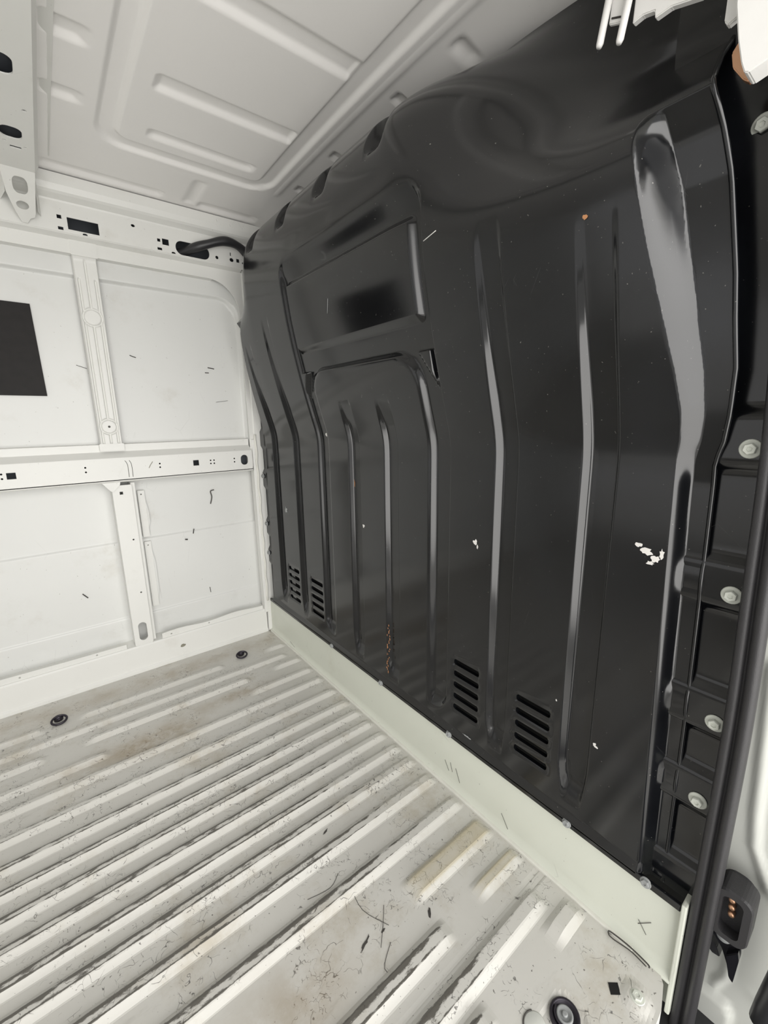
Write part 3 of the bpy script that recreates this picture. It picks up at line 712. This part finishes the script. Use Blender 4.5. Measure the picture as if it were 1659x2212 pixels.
for xx0, xx1, z0 in ((-.662, -.652, 1.63), (-.733, -.748, 1.655)):
    V = [(xx0, legfn(0, z, 0)[1], z) for z in np.linspace(z0, 1.704, 6)] + [(xx1, -.02, z) for z in np.linspace(z0, 1.704, 6)]
    link('leg_side', mesh('leg_side', V, [(k, k + 1, k + 7, k + 6) for k in range(5)]), 'paint_frame', leg)

# ------------------------------------------------------------------ door side: rear body panel, pillar jamb, cant rail (light comes in through the open door and rear)
wr = box('wall_right', XB, -1.42, -1.82, -1.74, -.05, 1.80, 'paint_wall', None, .01); tag(wr, kind='structure')
tr3 = box('trim_3', -1.45, .16, -1.80, -1.62, 1.60, 1.80, 'paint_frame', None, .012); tag(tr3, kind='structure')
jy = lines(-2.05, -1.735, .004); jz = lines(-.45, 1.6, .01, [.30, .10, .05], .004, .06)
Yj, Zj = np.meshgrid(jy, jz, indexing='ij')
Xj = np.full_like(Yj, .075)
r1 = seg(Yj, Zj, [(-1.765, .62), (-1.779, .36), (-1.785, .30), (-1.812, .235), (-1.86, .20), (-1.95, .19)])
r2 = seg(Yj, Zj, [(-1.785, .125), (-1.782, .01), (-1.768, -.03), (-1.755, -.03)])
Xj -= .006 * ss(-r1, -.012, -.002) + .006 * ss(-r2, -.010, -.002)
Xj -= .010 * ss(-rrect(Yj, Zj, -1.80, -1.70, -.4, -.045, .02), -.004, .004)
Xj += .03 * ss(-Yj, 1.825, 1.86) * 0
jamb = link('trim_2', gridmesh('trim_2', np.stack([Xj, Yj, Zj], -1), flip=True), 'paint_jamb'); tag(jamb, kind='structure')

# rubber door seal on the pillar edge
sp = smoothpath([(0.006, -1.738, -.30), (.004, -1.737, -.12), (.004, -1.738, .10), (.004, -1.739, .30), (.004, -1.739, .54), (.004, -1.734, .75), (.004, -1.728, .95), (.004, -1.716, 1.15), (.006, -1.70, 1.35), (.02, -1.67, 1.55)], 8)
prof = []
for (cx_, cy_, r_, a0, a1) in ((0, .004, .0085, 100, 250), (0, -.0225, .0125, 130, 400)):
    pass
prof = [(.035, .009), (.000, .009), (-.006, .006), (-.008, 0), (-.007, -.006), (-.002, -.010), (.002, -.0125), (-.004, -.015), (-.010, -.020), (-.012, -.026), (-.009, -.032), (-.003, -.036), (.006, -.036), (.035, -.030)]
prof = [(x_, .009 + (y_ - .009) * .76) for x_, y_ in prof]
seal = sweep('door_seal', sp, prof, 'black_rubber')
tag(seal, 'black rubber door seal running up the edge beside the bulkhead', 'seal')

# electrical contact socket of the sliding door
soc = thing('contact_socket', 'black rubber-edged socket with three copper contacts on white pillar', 'socket', (.06, -1.79, .15))
def rring(name, y0, y1, z0, z1, r_, xa_, xb_, t, mat, parent, slant=0.0):
    O, I = rr_poly(y0, y1, z0, z1, r_, 6), rr_poly(y0 + t, y1 - t, z0 + t, z1 - t, max(r_ - t * .7, .004), 6); n = len(O)
    V = [(xb_, *p) for p in O] + [(xa_ + .004, *p) for p in O] + [(xa_, (p[0] * .85 + q[0] * .15), (p[1] * .85 + q[1] * .15)) for p, q in zip(O, I)] + [(xa_, *p) for p in I] + [(xb_ - .004, *p) for p in I]
    V = [(x + slant * (z - z0), y, z) for x, y, z in V]
    F = [(L * n + k, L * n + (k + 1) % n, (L + 1) * n + (k + 1) % n, (L + 1) * n + k) for L in range(4) for k in range(n)]
    F.append(tuple(4 * n + k for k in range(n)))
    me = mesh(name, V, F, False)
    bm = bmesh.new(); bm.from_mesh(me); bmesh.ops.recalc_face_normals(bm, faces=bm.faces[:]); bm.to_mesh(me); bm.free()
    return link(name, me, mat, parent)
rring('housing', -1.806, -1.756, .160, .256, .017, .002, .045, .0115, 'black_rubber', soc)
for k, x_ in enumerate((.022, .036, .050)):
    O = rr_poly(-1.803 + .0015 * k, -1.756, .168, .252 - .002 * k, .019, 6); n = len(O)
    V = [(x_ + q, *p) for q in (0, .009) for p in O]
    link('bellows_ring', mesh('bellows_ring', V, [tuple(range(n)), tuple(range(n, 2 * n))[::-1]] + [(j, n + j, n + (j + 1) % n, (j + 1) % n) for j in range(n)]), 'black_rubber', soc)
for k in range(3):
    me = tubemesh('contact_pin', [(.041, -1.778 - .001 * k, .231 - .0135 * k), (.030, -1.778 - .001 * k, .231 - .0135 * k), (.028, -1.778 - .001 * k, .231 - .0135 * k)], lambda t: .0048 if t < .9 else .0038, 12)
    me.transform(Matrix.Translation((-.016, 0, 0))); link('contact_pin', me, 'copper', soc)
brk = thing('socket_bracket', 'shiny black angled bracket with round screw below the contact socket', 'bracket', (.05, -1.785, .09))
def prism(name, pts, x0, x1, mat, parent):
    n = len(pts); V = [(x0, y, z) for y, z in pts] + [(x1, y, z) for y, z in pts]
    me = mesh(name, V, [tuple(range(n)), tuple(range(n, 2 * n))[::-1]] + [(k, n + k, n + (k + 1) % n, (k + 1) % n) for k in range(n)])
    bm = bmesh.new(); bm.from_mesh(me); bmesh.ops.recalc_face_normals(bm, faces=bm.faces[:])
    bmesh.ops.bevel(bm, geom=bm.edges[:], offset=.0012, segments=2, affect='EDGES'); bm.to_mesh(me); bm.free()
    return link(name, me, mat, parent)
prism('plate', [(-1.758, .160), (-1.796, .150), (-1.799, .120), (-1.796, .068), (-1.788, .078), (-1.775, .110), (-1.758, .130)], .030, .040, 'black_gloss', brk)
prism('fin', [(-1.796, .135), (-1.799, .120), (-1.797, .069), (-1.791, .075), (-1.782, .113)], .020, .031, 'black_gloss', brk)
me = tubemesh('screw', [(.031, -1.775, .141), (.024, -1.775, .141), (.022, -1.775, .141)], lambda t: .010 if t < .9 else .0085, 16)
link('screw', me, 'bolt_grey', brk)
prism('clip', [(-1.756, .113), (-1.769, .107), (-1.775, .091), (-1.764, .089), (-1.756, .096)], .028, .050, 'black_plastic', brk)

# dark grip at the lower right edge
gp = thing('grip_roll', 'dark rounded grip standing at the bottom right corner', 'grip', (.02, -1.838, .03))
link('sleeve', tubemesh('sleeve', [(.03, -1.836, .026), (.03, -1.837, .030), (.028, -1.840, .07), (.024, -1.847, .14), (.02, -1.853, .21), (.018, -1.857, .28)], lambda t: .015 if t > .02 else .0125, 18), 'black_plastic', gp)
link('stem', tubemesh('stem', [(.075, -1.84, .0), (.04, -1.838, .015), (.03, -1.836, .03)], .003, 8), 'bolt_grey', gp)

# ------------------------------------------------------------------ loose fittings
def ringmesh():
    return tubemesh('ring', [(.026 * math.cos(a), .020 * math.sin(a), 0) for a in np.linspace(0, 2 * math.pi, 28, endpoint=False)], .0042, 8, closed=True)
RM = ringmesh(); RM.materials.append(MATS['dark_steel'])
BM_ = tubemesh('base', [(0, .0, 0), (0, 0, .010), (0, 0, .016)], lambda t: .016 if t < .7 else .012, 16); BM_.materials.append(MATS['dark_steel'])
CM = tubemesh('clasp', [(-.013, 0, .010), (0, -.004, .017), (.013, 0, .010)], .006, 8); CM.materials.append(MATS['dark_steel'])
for (x, y, rz, lab) in ((-.845, -.150, .1, 'dark steel tie-down ring on the floor nearer the rear, below the black pad'), (-.206, -.142, -.1, 'dark steel tie-down ring on the floor near the bulkhead corner')):
    t = thing('tie_down_ring', lab, 'ring', (x, y, 0), 'tie-down rings along the floor edge')
    t.rotation_euler = (0, 0, rz)
    for nm, me, loc, rot in (('base', BM_, (0, .010, 0), (0, 0, 0)), ('clasp', CM, (0, .0, 0), (0, 0, 0)), ('ring', RM, (0, -.014, .012), (.35, 0, 0))):
        o = bpy.data.objects.new(nm, me); COL.objects.link(o); o.parent = t; o.location = loc; o.rotation_euler = rot
    t.scale = (.82, .82, .9)
# recessed anchor at the bottom edge
an = thing('floor_anchor', 'round dark steel anchor socket set into the floor near the door', 'anchor', (-.197, -1.628, 0))
def disc(name, prof, mat, parent, c, sx=1, sy=1, n=28):
    V, F = [], []
    for (r_, z) in prof:
        for q in range(n): V.append((c[0] + sx * r_ * math.cos(2 * math.pi * q / n), c[1] + sy * r_ * math.sin(2 * math.pi * q / n), z))
    for i in range(len(prof) - 1):
        for q in range(n): F.append((i * n + q, i * n + (q + 1) % n, (i + 1) * n + (q + 1) % n, (i + 1) * n + q))
    F.append(tuple((len(prof) - 1) * n + q for q in range(n)))
    return link(name, mesh(name, V, F, True), mat, parent)
c0 = (-.197, -1.628)
disc('rim', [(.0255, 0), (.0255, .005), (.023, .007), (.020, .005), (.019, .0025), (.0, .0025)], 'dark_steel', an, c0, 1.0, .95)
disc('cup', [(.0135, .002), (.0135, .007), (.011, .0085), (.009, .005), (0, .005)], 'bolt_grey', an, c0)
disc('screw', [(.0045, .004), (.0045, .009), (.003, .010), (0, .009)], 'bolt_grey', an, c0)
link('clip_ear', tubemesh('clip_ear', [(c0[0] + .0165 * math.cos(a), c0[1] + .016 * math.sin(a), .006) for a in np.linspace(1.6, 3.6, 10)], .002, 6), 'dark_steel', an)
pl = thing('blind_cover', 'low white round cap outlined in dark grime beside the anchor socket', 'cap', (-.246, -1.602, 0))
disc('cap', [(.019, 0), (.019, .0025), (.017, .0034), (0, .0036)], 'paint_jamb', pl, (-.246, -1.602), 1, .9)
link('grime_line', tubemesh('grime_line', [(-.246 + (.0195) * math.cos(a), -1.602 + .0175 * math.sin(a), .003) for a in np.linspace(.9, 3.9, 18)], .0012, 6), 'scuff_dark', pl)
# spring wire lying at the floor corner
wv = smoothpath([(.004, -1.622, .006), (.010, -1.618, .006), (.013, -1.626, .006), (.014, -1.655, .008), (.010, -1.688, .010), (.006, -1.692, .010)], 6)
wv2 = smoothpath([(.004, -1.622, .006), (.004, -1.632, .006), (.008, -1.660, .008), (.004, -1.688, .010)], 6)
sw_ = thing('spring_wire', 'thin dark spring wire loop lying where floor meets kick plate', 'wire', (-.016, -1.655, .004))
wv = [p + Vector((-.027, 0, .001)) for p in wv]; wv2 = [p + Vector((-.027, 0, .001)) for p in wv2]
link('loop_wire', tubemesh('loop_wire', wv, .0013, 6), 'scuff_dark', sw_); link('return_wire', tubemesh('return_wire', wv2, .0011, 6), 'scuff_dark', sw_)
# wiring conduit
cp = smoothpath([(-.30, .03, 1.612), (-.245, .0, 1.618), (-.205, -.036, 1.632), (-.16, -.060, 1.648), (-.10, -.070, 1.668), (-.05, -.068, 1.664), (-.01, -.060, 1.642), (.03, -.048, 1.600)], 9)
cd = link('wiring_conduit', tubemesh('wiring_conduit', cp, lambda t: .0155 + .0012 * math.sin(t * 420), 14), 'black_plastic')
tag(cd, 'black wiring conduit arching out of the slot in the upper rail', 'conduit')
# white plastic clip with two prongs under the roof, and the white corner cover at the top right
cl = thing('prong_clip', 'white plastic clip with two long prongs hanging from the roof', 'clip', (-.06, -1.50, 1.55))
for y0, z0, y1, z1 in ((-1.484, 1.503, -1.497, 1.60), (-1.512, 1.492, -1.528, 1.60)):
    link('prong', tubemesh('prong', [(-.062, y0, z0), (-.061, y0 - .0005, z0 + .004), (-.055, y1, z1)], lambda t: .0048 if t > .05 else .0035, 10), 'white_plastic', cl)
prism('web', [(-1.490, 1.530), (-1.514, 1.520), (-1.526, 1.60), (-1.495, 1.60)], -.052, -.046, 'white_plastic', cl)
prism('slot_mark', [(-1.493, 1.5365), (-1.508, 1.530), (-1.508, 1.5275), (-1.493, 1.534)], -.0535, -.0515, 'scuff_dark', cl)
prism('serrated_edge', [(-1.517, 1.521), (-1.530, 1.523), (-1.545, 1.519), (-1.546, 1.510), (-1.565, 1.511), (-1.60, 1.500), (-1.60, 1.60), (-1.52, 1.60)], -.04, -.03, 'white_plastic', cl)
cv = thing('corner_cover', 'white rounded corner cover at the top right above the flange', 'cover', (-.06, -1.67, 1.36))
prism('shell', [(-1.648, 1.60), (-1.645, 1.50), (-1.648, 1.445), (-1.654, 1.41), (-1.660, 1.385), (-1.664, 1.374), (-1.668, 1.372), (-1.685, 1.376), (-1.74, 1.39), (-1.74, 1.60)], -.075, -.045, 'white_plastic', cv)
prism('inner_flap', [(-1.632, 1.60), (-1.630, 1.452), (-1.634, 1.446), (-1.643, 1.449), (-1.643, 1.60)], -.05, -.04, 'white_plastic', cv)
prism('copper_strip', [(-1.643, 1.402), (-1.640, 1.418), (-1.648, 1.43), (-1.656, 1.40), (-1.662, 1.378), (-1.655, 1.384)], -.044, -.034, 'copper', cv)
